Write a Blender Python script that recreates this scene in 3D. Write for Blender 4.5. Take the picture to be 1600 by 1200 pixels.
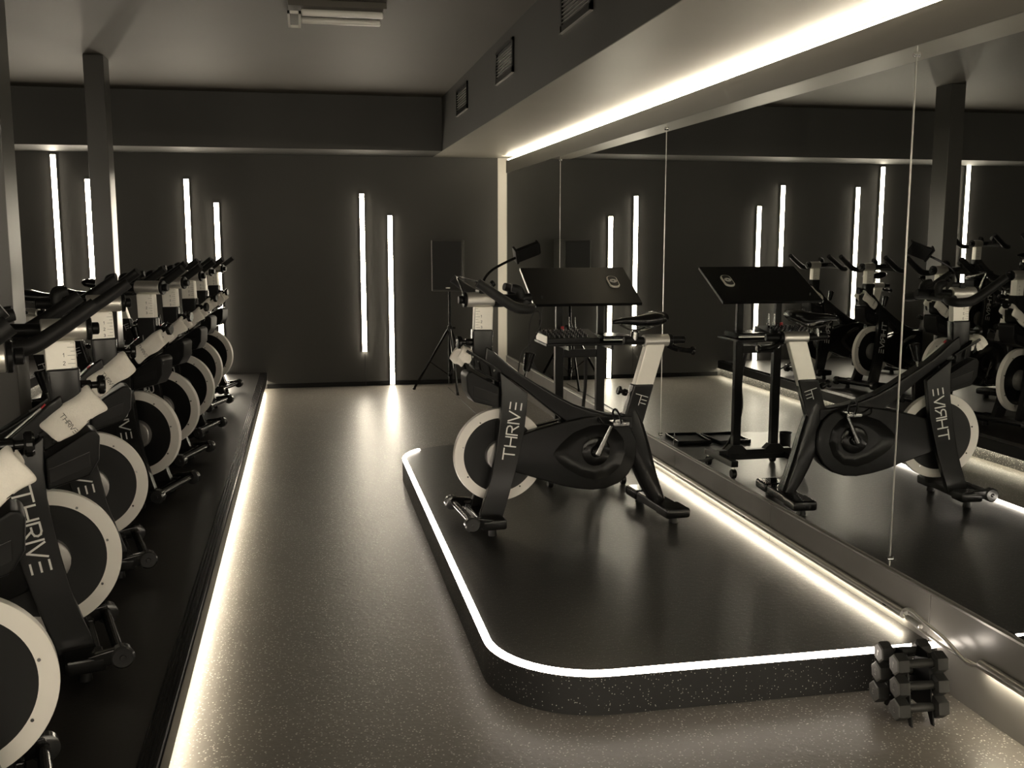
import bpy, bmesh, math, random
from mathutils import Vector, Matrix
random.seed(7)
sc = bpy.context.scene
COL = sc.collection
for o in list(bpy.data.objects):
    bpy.data.objects.remove(o)

# ------------------------------------------------------------------ camera
cam_data = bpy.data.cameras.new('camera')
cam_data.sensor_width = 36.0
cam_data.lens = 36.0            # 1600 px focal length on a 1600 px wide frame
cam_data.clip_start = 0.05
cam = bpy.data.objects.new('camera', cam_data)
rot = Matrix(((0.980197, 0.028179, -0.196009), (-0.198024, 0.138162, -0.970411), (-0.000264, 0.990009, 0.141006)))
cam.matrix_world = Matrix.Translation((0, 0, 1.5)) @ rot.to_4x4()
COL.objects.link(cam)
sc.camera = cam

# ------------------------------------------------------------------ world, exposure
w = bpy.data.worlds.new('world')
sc.world = w
w.use_nodes = True
w.node_tree.nodes['Background'].inputs[0].default_value = (0, 0, 0, 1)
w.node_tree.nodes['Background'].inputs[1].default_value = 0.0
sc.view_settings.view_transform = 'Standard'
sc.view_settings.look = 'None'
sc.view_settings.gamma = 1.0
sc.view_settings.use_curve_mapping = False
sc.view_settings.exposure = 0.38
sc.cycles.max_bounces = 10
sc.cycles.diffuse_bounces = 5
sc.cycles.glossy_bounces = 6
sc.cycles.sample_clamp_indirect = 6.0
sc.cycles.caustics_reflective = True
sc.cycles.blur_glossy = 0.6

# LED radiances (all light in the room comes from these strips)
LED_WALL, LED_RIM, LED_STEP, LED_COVE, LED_TUBE, LED_EDGE = 34.0, 14.0, 44.0, 36.0, 46.0, 11.0
WARM = (1.0, 0.88, 0.67)

# ------------------------------------------------------------------ materials
MATS = {}
def principled(name, col, rough=0.5, metal=0.0, spec=0.5, coat=0.0, coat_rough=0.1, noise=0.0, noise_scale=30, bump=0.0, bump_scale=80):
    m = bpy.data.materials.new(name); m.use_nodes = True
    nt = m.node_tree; b = nt.nodes['Principled BSDF']
    b.inputs['Base Color'].default_value = (*col, 1)
    b.inputs['Roughness'].default_value = rough
    b.inputs['Metallic'].default_value = metal
    b.inputs['Specular IOR Level'].default_value = spec
    b.inputs['Coat Weight'].default_value = coat
    b.inputs['Coat Roughness'].default_value = coat_rough
    tc = None
    if noise > 0 or bump > 0:
        tc = nt.nodes.new('ShaderNodeTexCoord')
    if noise > 0:
        n = nt.nodes.new('ShaderNodeTexNoise'); n.inputs['Scale'].default_value = noise_scale; n.inputs['Detail'].default_value = 4
        r = nt.nodes.new('ShaderNodeMapRange'); r.inputs[3].default_value = 1 - noise; r.inputs[4].default_value = 1 + noise
        mx = nt.nodes.new('ShaderNodeMix'); mx.data_type = 'RGBA'; mx.blend_type = 'MULTIPLY'; mx.inputs[0].default_value = 1
        nt.links.new(tc.outputs['Object'], n.inputs['Vector']); nt.links.new(n.outputs['Fac'], r.inputs[0])
        mx.inputs[6].default_value = (*col, 1); nt.links.new(r.outputs[0], mx.inputs[7])
        nt.links.new(mx.outputs[2], b.inputs['Base Color'])
    if bump > 0:
        n2 = nt.nodes.new('ShaderNodeTexNoise'); n2.inputs['Scale'].default_value = bump_scale; n2.inputs['Detail'].default_value = 3
        bp = nt.nodes.new('ShaderNodeBump'); bp.inputs['Strength'].default_value = bump; bp.inputs['Distance'].default_value = 0.002
        nt.links.new(tc.outputs['Object'], n2.inputs['Vector']); nt.links.new(n2.outputs['Fac'], bp.inputs['Height'])
        nt.links.new(bp.outputs[0], b.inputs['Normal'])
    MATS[name] = m
    return m

def speckled(name, base, fleck, scale, thresh, amount, rough, bump=0.15, spec=0.4):
    """dark rubber with pale flecks scattered through it"""
    m = bpy.data.materials.new(name); m.use_nodes = True
    nt = m.node_tree; b = nt.nodes['Principled BSDF']; L = nt.links.new
    tc = nt.nodes.new('ShaderNodeTexCoord')
    v = nt.nodes.new('ShaderNodeTexVoronoi'); v.inputs['Scale'].default_value = scale
    L(tc.outputs['Object'], v.inputs['Vector'])
    lt = nt.nodes.new('ShaderNodeMath'); lt.operation = 'LESS_THAN'; lt.inputs[1].default_value = thresh
    L(v.outputs['Distance'], lt.inputs[0])
    sep = nt.nodes.new('ShaderNodeSeparateColor'); L(v.outputs['Color'], sep.inputs[0])
    sel = nt.nodes.new('ShaderNodeMath'); sel.operation = 'LESS_THAN'; sel.inputs[1].default_value = amount
    L(sep.outputs[0], sel.inputs[0])
    mul = nt.nodes.new('ShaderNodeMath'); mul.operation = 'MULTIPLY'; L(lt.outputs[0], mul.inputs[0]); L(sel.outputs[0], mul.inputs[1])
    n = nt.nodes.new('ShaderNodeTexNoise'); n.inputs['Scale'].default_value = 3.0; n.inputs['Detail'].default_value = 6
    L(tc.outputs['Object'], n.inputs['Vector'])
    r = nt.nodes.new('ShaderNodeMapRange'); r.inputs[3].default_value = 0.8; r.inputs[4].default_value = 1.2; L(n.outputs['Fac'], r.inputs[0])
    m1 = nt.nodes.new('ShaderNodeMix'); m1.data_type = 'RGBA'; m1.blend_type = 'MULTIPLY'; m1.inputs[0].default_value = 1
    m1.inputs[6].default_value = (*base, 1); L(r.outputs[0], m1.inputs[7])
    vr = nt.nodes.new('ShaderNodeMapRange'); vr.inputs[3].default_value = 0.25; vr.inputs[4].default_value = 1.0; L(sep.outputs[1], vr.inputs[0])
    mu2 = nt.nodes.new('ShaderNodeMath'); mu2.operation = 'MULTIPLY'; L(mul.outputs[0], mu2.inputs[0]); L(vr.outputs[0], mu2.inputs[1]); mul = mu2
    m2 = nt.nodes.new('ShaderNodeMix'); m2.data_type = 'RGBA'; m2.inputs[7].default_value = (*fleck, 1)
    L(mul.outputs[0], m2.inputs[0]); L(m1.outputs[2], m2.inputs[6]); L(m2.outputs[2], b.inputs['Base Color'])
    b.inputs['Roughness'].default_value = rough
    b.inputs['Specular IOR Level'].default_value = spec
    n2 = nt.nodes.new('ShaderNodeTexNoise'); n2.inputs['Scale'].default_value = 45; n2.inputs['Detail'].default_value = 4
    L(tc.outputs['Object'], n2.inputs['Vector'])
    bp = nt.nodes.new('ShaderNodeBump'); bp.inputs['Strength'].default_value = bump; bp.inputs['Distance'].default_value = 0.004
    L(n2.outputs['Fac'], bp.inputs['Height']); L(bp.outputs[0], b.inputs['Normal'])
    MATS[name] = m
    return m

def emitter(name, strength, col=WARM):
    m = bpy.data.materials.new(name); m.use_nodes = True
    nt = m.node_tree; b = nt.nodes['Principled BSDF']
    b.inputs['Base Color'].default_value = (0.8, 0.8, 0.8, 1)
    b.inputs['Emission Color'].default_value = (*col, 1)
    b.inputs['Emission Strength'].default_value = strength
    MATS[name] = m
    return m

speckled('floor_rubber', (0.150, 0.138, 0.122), (0.66, 0.63, 0.57), 92, 0.25, 0.85, 0.38, 0.35)
speckled('skirt_rubber', (0.022, 0.022, 0.022), (0.6, 0.58, 0.54), 110, 0.20, 0.55, 0.5, 0.2)
speckled('riser_rubber', (0.10, 0.10, 0.095), (0.75, 0.72, 0.66), 110, 0.33, 0.6, 0.5, 0.2)
speckled('deck_black', (0.026, 0.0255, 0.024), (0.17, 0.165, 0.15), 110, 0.22, 0.8, 0.33, 0.22)
principled('tier_black', (0.018, 0.0165, 0.015), 0.42, spec=0.25, noise=0.25, noise_scale=5, bump=0.2, bump_scale=60)
principled('wall_paint', (0.054, 0.053, 0.049), 0.62, noise=0.06, noise_scale=4, bump=0.08, bump_scale=120)
principled('ceiling_paint', (0.074, 0.066, 0.054), 0.62, noise=0.06, noise_scale=3)
principled('soffit_paint', (0.115, 0.110, 0.098), 0.38, noise=0.08, noise_scale=3)
principled('kick_gloss', (0.20, 0.192, 0.178), 0.25, noise=0.1, noise_scale=6)
principled('cover_black', (0.010, 0.010, 0.010), 0.22, spec=0.16)
principled('disc_black', (0.006, 0.006, 0.006), 0.5, spec=0.3)
principled('cabinet', (0.055, 0.054, 0.05), 0.5)
principled('soffit_lit_underside', (0.34, 0.325, 0.285), 0.4, noise=0.08, noise_scale=3)  # paler than the soffit: cove light on the underside put into its colour
principled('black_gloss', (0.006, 0.006, 0.006), 0.14, spec=0.22)
principled('black_satin', (0.007, 0.007, 0.007), 0.36, spec=0.13)
principled('frame_paint', (0.014, 0.014, 0.0143), 0.16, spec=0.22)
principled('grip_rubber', (0.008, 0.008, 0.008), 0.5, spec=0.25, bump=0.2, bump_scale=200)
principled('rim_paint', (0.74, 0.71, 0.66), 0.38, noise=0.04, noise_scale=8)
principled('brushed_silver', (0.72, 0.70, 0.66), 0.36, metal=0.85, noise=0.06, noise_scale=40)
principled('post_silver', (0.90, 0.87, 0.80), 0.42, metal=0.25, noise=0.05, noise_scale=20)
principled('chrome', (0.7, 0.7, 0.7), 0.12, metal=1.0)
principled('dark_chrome', (0.25, 0.25, 0.25), 0.2, metal=1.0)
principled('aluminium', (0.55, 0.54, 0.51), 0.33, metal=0.9, noise=0.04, noise_scale=30)
principled('hub_grey', (0.30, 0.29, 0.28), 0.35, metal=0.5)
principled('decal_white', (0.78, 0.77, 0.74), 0.5)
principled('decal_black', (0.02, 0.02, 0.02), 0.6)
principled('towel_cloth', (0.84, 0.80, 0.73), 0.9, noise=0.05, noise_scale=90, bump=0.5, bump_scale=250)
principled('column_paint', (0.055, 0.053, 0.048), 0.30, spec=0.4)
principled('head_face', (0.10, 0.098, 0.093), 0.6)
principled('neoprene', (0.022, 0.022, 0.021), 0.5, spec=0.3, bump=0.15, bump_scale=200)
principled('red_plastic', (0.6, 0.03, 0.04), 0.4)
principled('grille', (0.02, 0.02, 0.02), 0.6, bump=0.4, bump_scale=400)
principled('wheel_clear', (0.022, 0.022, 0.022), 0.15)
principled('corner_glow_pale', (0.80, 0.77, 0.70), 0.5)  # pale tone stands in for the edge LED's glow on the wall
principled('tube_glass', (0.75, 0.73, 0.68), 0.3)
principled('mirror_glass', (0.80, 0.82, 0.80), 0.0, metal=1.0)
emitter('led_wall', LED_WALL, (1.0, 0.885, 0.70)); emitter('led_rim', LED_RIM, (1.0, 0.88, 0.75)); emitter('led_step', LED_STEP)
emitter('led_cove', LED_COVE); emitter('led_tube', LED_TUBE); emitter('led_edge', LED_EDGE)

# ------------------------------------------------------------------ helpers
def link(name, bm, mats, parent=None, angle=35, smooth=True, weighted=True):
    bmesh.ops.recalc_face_normals(bm, faces=bm.faces)
    me = bpy.data.meshes.new(name); bm.to_mesh(me); bm.free()
    for mt in ([mats] if isinstance(mats, str) else mats):
        me.materials.append(MATS[mt])
    if smooth:
        me.shade_smooth() if hasattr(me, 'shade_smooth') else None
        me.set_sharp_from_angle(angle=math.radians(angle))
    o = bpy.data.objects.new(name, me); COL.objects.link(o)
    if parent: o.parent = parent
    if smooth and weighted:
        wn = o.modifiers.new('weighted_normals', 'WEIGHTED_NORMAL'); wn.keep_sharp = True; wn.weight = 60
    return o

def tag(o, label=None, cat=None, group=None, kind=None):
    if label: o['label'] = label
    if cat: o['category'] = cat
    if group: o['group'] = group
    if kind: o['kind'] = kind
    return o

def thing(name, label, cat, loc=(0, 0, 0), rz=0.0, group=None):
    o = bpy.data.objects.new(name, None); o.empty_display_size = 0.1
    COL.objects.link(o); o.location = loc; o.rotation_euler = (0, 0, rz)
    return tag(o, label, cat, group)

def BM(): return bmesh.new()

def merge(bm, src, mi=0):
    vs = {}
    for v in src.verts: vs[v] = bm.verts.new(v.co)
    for f in src.faces:
        try:
            nf = bm.faces.new([vs[v] for v in f.verts]); nf.material_index = mi
        except ValueError: pass
    src.free()

def box(bm, x0, x1, y0, y1, z0, z1, bev=0.0, mi=0, seg=2):
    s = BM()
    v = [s.verts.new(p) for p in ((x0, y0, z0), (x1, y0, z0), (x1, y1, z0), (x0, y1, z0), (x0, y0, z1), (x1, y0, z1), (x1, y1, z1), (x0, y1, z1))]
    for f in ((3, 2, 1, 0), (4, 5, 6, 7), (0, 1, 5, 4), (1, 2, 6, 5), (2, 3, 7, 6), (3, 0, 4, 7)):
        s.faces.new([v[i] for i in f])
    if bev > 0: bmesh.ops.bevel(s, geom=s.edges[:], offset=bev, segments=seg, affect='EDGES', profile=0.5, clamp_overlap=True)
    merge(bm, s, mi)

def prism(bm, poly, y0, y1, bev=0.0, mi=0, lean=None, seg=2):
    """polygon in the x-z plane, extruded along y"""
    s = BM()
    a = [s.verts.new((p[0], y0, p[1])) for p in poly]; b = [s.verts.new((p[0], y1, p[1])) for p in poly]
    n = len(poly)
    s.faces.new(a); s.faces.new(b[::-1])
    for i in range(n): s.faces.new((a[i], b[i], b[(i + 1) % n], a[(i + 1) % n]))
    bmesh.ops.recalc_face_normals(s, faces=s.faces)
    if bev > 0:
        es = [e for e in s.edges if e.calc_face_angle(0) > 0.6]
        bmesh.ops.bevel(s, geom=es, offset=bev, segments=seg, affect='EDGES', profile=0.5, clamp_overlap=True)
    if lean:
        for v in s.verts: v.co.y += lean(v.co.z)
    merge(bm, s, mi)

def prism_z(bm, poly, z0, z1, bev=0.0, mi=0):
    s = BM()
    a = [s.verts.new((p[0], p[1], z0)) for p in poly]; b = [s.verts.new((p[0], p[1], z1)) for p in poly]
    n = len(poly)
    s.faces.new(a[::-1]); s.faces.new(b)
    for i in range(n): s.faces.new((a[i], a[(i + 1) % n], b[(i + 1) % n], b[i]))
    if bev > 0:
        bmesh.ops.recalc_face_normals(s, faces=s.faces)
        es = [e for e in s.edges if e.calc_face_angle(0) > 0.6]
        bmesh.ops.bevel(s, geom=es, offset=bev, segments=2, affect='EDGES', profile=0.5, clamp_overlap=True)
    merge(bm, s, mi)

def cyl(bm, p0, p1, r0, r1=None, n=16, mi=0, bev=0.0):
    p0 = Vector(p0); p1 = Vector(p1); r1 = r0 if r1 is None else r1
    d = (p1 - p0); L = d.length; d.normalize()
    s = BM()
    prof = [(0, r0), (L, r1)] if bev <= 0 else [(0, r0 - bev), (bev, r0), (L - bev, r1), (L, r1 - bev)]
    q = Vector((0, 0, 1)).rotation_difference(d).to_matrix()
    rings = []
    for h, r in prof:
        rings.append([s.verts.new(p0 + q @ Vector((r * math.cos(2 * math.pi * i / n), r * math.sin(2 * math.pi * i / n), h))) for i in range(n)])
    for a, b in zip(rings, rings[1:]):
        for i in range(n): s.faces.new((a[i], a[(i + 1) % n], b[(i + 1) % n], b[i]))
    s.faces.new(rings[0][::-1]); s.faces.new(rings[-1])
    merge(bm, s, mi)

def lathe_y(bm, c, prof, n=48, mi=0):
    """closed profile [(r, y)] turned about a y axis through c=(x, z)"""
    s = BM(); rings = []
    for r, y in prof:
        if r < 1e-6: rings.append([s.verts.new((c[0], y, c[1]))])
        else: rings.append([s.verts.new((c[0] + r * math.cos(2 * math.pi * i / n), y, c[1] + r * math.sin(2 * math.pi * i / n))) for i in range(n)])
    for a, b in zip(rings, rings[1:]):
        if len(a) == 1 and len(b) == 1: continue
        for i in range(n):
            j = (i + 1) % n
            if len(a) == 1: s.faces.new((a[0], b[j], b[i]))
            elif len(b) == 1: s.faces.new((a[i], a[j], b[0]))
            else: s.faces.new((a[i], a[j], b[j], b[i]))
    merge(bm, s, mi)

def tube(bm, pts, rad, n=10, mi=0, smooth=3):
    pts = [Vector(p) for p in pts]
    rads = rad if isinstance(rad, (list, tuple)) else [rad] * len(pts)
    if smooth > 1 and len(pts) > 2:      # catmull-rom
        P, Rr = [], []
        for i in range(len(pts) - 1):
            p0 = pts[max(i - 1, 0)]; p1 = pts[i]; p2 = pts[i + 1]; p3 = pts[min(i + 2, len(pts) - 1)]
            for k in range(smooth):
                t = k / smooth
                P.append(0.5 * ((2 * p1) + (p2 - p0) * t + (2 * p0 - 5 * p1 + 4 * p2 - p3) * t * t + (3 * p1 - p0 - 3 * p2 + p3) * t ** 3))
                Rr.append(rads[i] * (1 - t) + rads[i + 1] * t)
        P.append(pts[-1]); Rr.append(rads[-1]); pts, rads = P, Rr
    s = BM(); rings = []
    up = None
    for i, p in enumerate(pts):
        d = (pts[min(i + 1, len(pts) - 1)] - pts[max(i - 1, 0)]).normalized()
        if up is None: up = Vector((0, 0, 1)) if abs(d.z) < 0.9 else Vector((1, 0, 0))
        a = d.cross(up).normalized(); b = a.cross(d).normalized(); up = b
        rings.append([s.verts.new(p + a * rads[i] * math.cos(2 * math.pi * k / n) + b * rads[i] * math.sin(2 * math.pi * k / n)) for k in range(n)])
    for a, b in zip(rings, rings[1:]):
        for i in range(n): s.faces.new((a[i], a[(i + 1) % n], b[(i + 1) % n], b[i]))
    s.faces.new(rings[0][::-1]); s.faces.new(rings[-1])
    merge(bm, s, mi)

def loft(bm, stations, n=16, power=3.0, mi=0):
    """stations (u, z, half_width_in_plane, half_thickness_y[, y]); superellipse sections swept in the x-z plane"""
    s = BM(); rings = []
    for i, st in enumerate(stations):
        a = stations[max(i - 1, 0)]; b = stations[min(i + 1, len(stations) - 1)]
        d = Vector((b[0] - a[0], 0, b[1] - a[1])).normalized(); nrm = Vector((-d.z, 0, d.x))
        yc = st[4] if len(st) > 4 else 0
        ring = []
        for k in range(n):
            t = 2 * math.pi * k / n; c, sn = math.cos(t), math.sin(t)
            e1 = math.copysign(abs(c) ** (2 / power), c); e2 = math.copysign(abs(sn) ** (2 / power), sn)
            p = Vector((st[0], yc, st[1])) + nrm * st[2] * e1 + Vector((0, 1, 0)) * st[3] * e2
            ring.append(s.verts.new(p))
        rings.append(ring)
    for a, b in zip(rings, rings[1:]):
        for i in range(n): s.faces.new((a[i], a[(i + 1) % n], b[(i + 1) % n], b[i]))
    s.faces.new(rings[0][::-1]); s.faces.new(rings[-1])
    merge(bm, s, mi)

GLYPH = {
 'T': (0.95, [[(0, 1), (.95, 1)], [(.475, 1), (.475, 0)]]),
 'H': (0.80, [[(0, 0), (0, 1)], [(.8, 0), (.8, 1)], [(0, .5), (.8, .5)]]),
 'R': (0.78, [[(0, 0), (0, 1), (.5, 1), (.68, .92), (.74, .76), (.68, .6), (.5, .52), (.2, .52)], [(.38, .52), (.78, 0)]]),
 'I': (0.02, [[(0, 0), (0, 1)]]),
 'V': (0.84, [[(0, 1), (.42, 0), (.84, 1)]]),
 'E': (0.55, [[(0, 0), (.55, 0)], [(0, .5), (.55, .5)], [(0, 1), (.55, 1)]]),
 '1': (0.4, [[(.05, .75), (.3, 1), (.3, 0)]]),
 '2': (0.55, [[(0, .8), (.12, .96), (.35, 1), (.52, .85), (.5, .65), (0, 0), (.55, 0)]]),
 '3': (0.55, [[(0, .9), (.25, 1), (.5, .85), (.45, .6), (.2, .53), (.5, .4), (.55, .18), (.3, 0), (0, .1)]]),
 'L': (0.5, [[(0, 1), (0, 0), (.5, 0)]]),
 'B': (0.55, [[(0, 0), (0, 1), (.4, 1), (.5, .78), (.38, .53), (0, .53)], [(.38, .53), (.55, .28), (.4, 0), (0, 0)]]),
}
def strokes(bm, lines, org, ex, ey, scale, w=0.11, proud=0.0012, mi=0):
    """flat lettering strokes laid on a surface with axes ex, ey"""
    org, ex, ey = Vector(org), Vector(ex).normalized(), Vector(ey).normalized()
    nz = ex.cross(ey).normalized()
    for ln in lines:
        for (x0, y0), (x1, y1) in zip(ln, ln[1:]):
            d = Vector((x1 - x0, y1 - y0)); 
            if d.length < 1e-6: continue
            d.normalize(); nn = Vector((-d.y, d.x)) * w * 0.5; ext = d * w * 0.4
            q = [Vector((x0, y0)) - ext + nn, Vector((x0, y0)) - ext - nn, Vector((x1, y1)) + ext - nn, Vector((x1, y1)) + ext + nn]
            lo = [bm.verts.new(org + (ex * p.x + ey * p.y) * scale) for p in q]
            hi = [bm.verts.new(org + (ex * p.x + ey * p.y) * scale + nz * proud) for p in q]
            bm.faces.new(hi).material_index = mi
            for i in range(4): bm.faces.new((lo[i], lo[(i + 1) % 4], hi[(i + 1) % 4], hi[i])).material_index = mi
def text_lines(word, gap=0.22):
    x = 0; out = []
    for i, ch in enumerate(word):
        wd, ls = GLYPH[ch]
        if ch == 'V' : x -= 0.08
        out += [[(a + x, b) for a, b in l] for l in ls]
        x += wd + gap
    return out, x - gap

def copy_tree(o, parent=None):
    c = o.copy(); COL.objects.link(c); c.parent = parent
    for ch in o.children: copy_tree(ch, c)
    return c

# ------------------------------------------------------------------ room constants (metres)
D = 10.50                 # back wall
SOF_Y, SOF_X, SOF_Z, CEIL = 9.77, 1.305, 2.31, 2.80
LEFT, REAR = -5.2, -1.7
MIR_O, MIR_A = (2.083, 0, 0), 0.006     # plane of the mirror wall: origin and tiny turn
ROW_Z, ROW_X = 0.16, -0.396             # lower bike platform
T2_Z, T2_X = 0.34, -2.25                # upper bike platform
POD_Z = 0.135                           # instructor podium

def plane_box(name, mat, *b, kind='structure', parent=None, **k):
    bm = BM(); box(bm, *b, **k); o = link(name, bm, mat, parent)
    if kind and not parent: o['kind'] = kind
    return o

plane_box('floor', 'floor_rubber', LEFT, 2.4, REAR, D + 0.1, -0.1, 0.0)
plane_box('ceiling', 'ceiling_paint', LEFT, 2.4, REAR, D + 0.1, CEIL, CEIL + 0.1)
wall_back = plane_box('wall_back', 'wall_paint', LEFT, 2.4, D, D + 0.1, 0.0, CEIL)
plane_box('wall_left', 'wall_paint', LEFT - 0.1, LEFT, REAR, D, 0.0, CEIL)
plane_box('wall_rear', 'wall_paint', LEFT, 2.4, REAR - 0.1, REAR, 0.0, CEIL)
plane_box('trim_1', 'wall_paint', LEFT, SOF_X, SOF_Y, D, SOF_Z, CEIL)          # soffit along the back wall
sof = plane_box('trim_2', 'wall_paint', SOF_X, 2.4, REAR, D, SOF_Z + .004, CEIL)    # soffit above the mirrors
bm = BM(); box(bm, SOF_X, 2.4, REAR, D, SOF_Z, SOF_Z + .004); link('soffit_lit_underside', bm, 'soffit_lit_underside', sof)  # thin added sheet that carries the painted cove light
plane_box('baseboard_back', 'black_satin', ROW_X, 2.0, D - 0.012, D, 0.0, 0.045, bev=0.003)

# wall behind the mirrors, with its kick panels, header and glowing gaps
wall_r = tag(thing('wall_right', None, None, MIR_O, MIR_A), kind='structure')
bm = BM(); box(bm, 0.11, 0.2, REAR, D, 0, SOF_Z); link('wall_face', bm, 'wall_paint', wall_r)
bm = BM(); box(bm, -0.004, 0.006, REAR, 10.29, 2.148, 2.268, bev=0.001); link('header_board', bm, 'soffit_paint', wall_r)
bm = BM(); box(bm, 0.008, 0.020, REAR, 10.26, 2.256, 2.282); link('cove_led_strip', bm, 'led_cove', wall_r)
bm = BM(); box(bm, 0.05, 0.062, 10.262, 10.274, 0.33, 2.27); link('edge_led_strip', bm, 'led_edge', wall_r)
bm = BM(); box(bm, 0.022, 0.05, 10.20, 10.262, 0.0, 2.25); link('edge_batten', bm, 'black_satin', wall_r)
first = None
y = 10.29; k = 0
while y > REAR:
    y0 = max(y - 1.215, REAR)
    bm = BM(); box(bm, -0.006, 0.03, y0 + 0.0025, y - 0.0025, 0.0, 0.300, bev=0.002)
    link('kick_panel', bm, 'kick_gloss', wall_r)
    y = y0; k += 1
bm = BM(); box(bm, 0.004, 0.028, REAR, 10.29, 0.300, 0.316); link('sill_board', bm, 'kick_gloss', wall_r)
bm = BM()
box(bm, -0.009, 0.004, REAR, 10.29, 0.3005, 0.308)
link('bottom_channel', bm, 'aluminium', wall_r)
bm = BM(); box(bm, 1.972, 2.10, D - 0.006, D, 0.0, SOF_Z); tag(link('corner_glow_band', bm, 'corner_glow_pale'), kind='structure')  # lit band of the corner wall, painted as a pale strip

# mirror panels, each 2.43 m x 1.83 m
seams = [10.29, 8.115, 5.690, 3.262, 0.835, -1.59]
mlabels = ['tall mirror panel beside the lit corner of the back wall', 'mirror panel behind the loudspeaker corner, second from the back wall',
           'mirror panel behind the exercise bike on the podium, third from the back wall', 'mirror panel above the dumbbell rack, fourth from the back wall',
           'mirror panel furthest from the back wall, past the dumbbell rack']
for i in range(5):
    a, b = seams[i + 1], seams[i]
    t = thing('mirror_panel', mlabels[i], 'mirror', MIR_O, MIR_A, 'wall mirrors')
    bm = BM(); box(bm, 0.0, 0.006, a + 0.0035, b - 0.0035, 0.3165, 2.147); link('mirror_glass', bm, 'mirror_glass', t)
    for yy in (a + 0.0015, b - 0.0015):
        bm = BM(); box(bm, -0.0015, 0.005, yy - 0.0018, yy + 0.0018, 0.3165, 2.147)
        link('polished_edge', bm, 'aluminium', t)
    if i < 4:
        for zz in (0.345, 2.118):
            bm = BM(); cyl(bm, (-0.012, a, zz), (0.002, a, zz), 0.009, n=12, bev=0.002); link('mirror_clip', bm, 'chrome', t)

# vents in the soffit face
for i, (yc, lab) in enumerate(((8.49, 'black louvred air vent in the soffit, first from the back wall'), (6.675, 'black louvred air vent in the soffit, second from the back wall'), (4.90, 'black louvred air vent in the soffit, third from the back wall'))):
    t = thing('air_vent', lab, 'vent', (SOF_X, yc, 2.62), 0, 'soffit air vents')
    bm = BM()
    W, Hh = 0.285, 0.105
    box(bm, -0.012, 0, -W, W, Hh - 0.02, Hh); box(bm, -0.012, 0, -W, W, -Hh, -Hh + 0.035)
    box(bm, -0.012, 0, -W, -W + 0.03, -Hh, Hh); box(bm, -0.012, 0, W - 0.03, W, -Hh, Hh)
    link('frame', bm, 'black_satin', t)
    bm = BM(); box(bm, -0.016, -0.0005, -W, W, -Hh - 0.004, -Hh); link('bottom_lip', bm, 'aluminium', t)
    bm = BM(); box(bm, -0.002, -0.0005, -W + 0.03, W - 0.03, -Hh + 0.035, Hh - 0.02); link('backing', bm, 'decal_black', t)
    for kx in range(7):
        z = -Hh + 0.045 + kx * 0.0195
        bm = BM(); prism_z(bm, [(0, 0)] * 0 or [(-0.011, -W + 0.03), (-0.002, -W + 0.03), (-0.002, W - 0.03), (-0.011, W - 0.03)], z, z + 0.0035)
        link('slat', bm, 'aluminium', t)

# columns
for (yc, lab) in ((8.115, 'dark square support column standing nearer the back wall'), (5.375, 'dark square support column standing further from the back wall')):
    bm = BM(); box(bm, -0.07, 0.07, -0.11, 0.11, 0, CEIL - ROW_Z, bev=0.006)
    o = link('support_column', bm, 'column_paint'); o.location = (-1.435, yc, ROW_Z)
    tag(o, lab, 'column', 'support columns')

# LED strips on the back wall (x, top, bottom)
strips = [(-3.35, 2.335, 0.95, 'vertical white light strip on the back wall above the upper platform, tallest of all'),
          (-3.05, 2.14, 0.75, 'vertical white light strip on the back wall above the upper platform, beside the tallest strip'),
          (-2.280, 2.277, 0.80, 'vertical white light strip reaching just under the soffit, beside the support column'),
          (-1.987, 2.055, 0.60, 'vertical white light strip on the back wall partly behind the support column'),
          (-1.089, 2.065, 0.40, 'vertical white light strip above the far end of the bike row, higher of its pair'),
          (-0.818, 1.841, 0.165, 'vertical white light strip behind the last bike, running down to the platform'),
          (0.585, 1.938, 0.355, 'vertical white light strip that ends above the floor, the further of the loudspeaker pair'),
          (0.862, 1.725, 0.012, 'vertical white light strip that reaches the floor, next to the loudspeaker tripod')]
def light_strip(x, z1, z0, lab, y=D, face=-1, axis='x'):
    t = thing('light_strip', lab, 'light', (x, y, z0), 0 if face < 0 else math.pi, 'vertical light strips')
    h = z1 - z0
    bm = BM(); box(bm, -0.024, 0.024, -0.006, 0, 0, h); box(bm, -0.024, -0.0215, -0.030, -0.006, 0, h); box(bm, 0.0215, 0.024, -0.030, -0.006, 0, h); box(bm, -0.024, 0.024, -0.030, 0, h, h + 0.003); link('channel', bm, 'aluminium', t)
    bm = BM(); box(bm, -0.0213, 0.0213, -0.0355, -0.006, 0.002, h - 0.001); link('diffuser', bm, 'led_wall', t)
    return t
for x, z1, z0, lab in strips: light_strip(x, z1, z0, lab)
bm = BM(); tube(bm, [(0.588, D - 0.008, 0.36), (0.586, D - 0.010, 0.2), (0.590, D - 0.016, 0.06), (0.592, D - 0.018, 0.004)], 0.003, n=6)
tag(link('strip_cable', bm, 'decal_black'), 'thin black power cable hanging below the shorter light strip by the loudspeaker', 'cable')
# fill strips added on the unseen rear wall to brighten camera-facing surfaces
rear_where = ['nearest the far corner', 'over the upper platform', 'over the lower platform', 'at the platform edge', 'in the aisle', 'facing the podium', 'nearest the mirrors']
for i, xc in enumerate((-4.7, -3.7, -2.6, -1.5, -0.35, 0.7, 1.6)):
    for k, (dx, z1, z0) in enumerate(((-.14, 2.25, .55), (.14, 2.03, .36))):
        light_strip(xc + dx, z1, z0, 'added fill light strip on unseen rear wall %s, %s of its pair' % (rear_where[i], ('higher', 'lower')[k]), REAR, 1)

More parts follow.
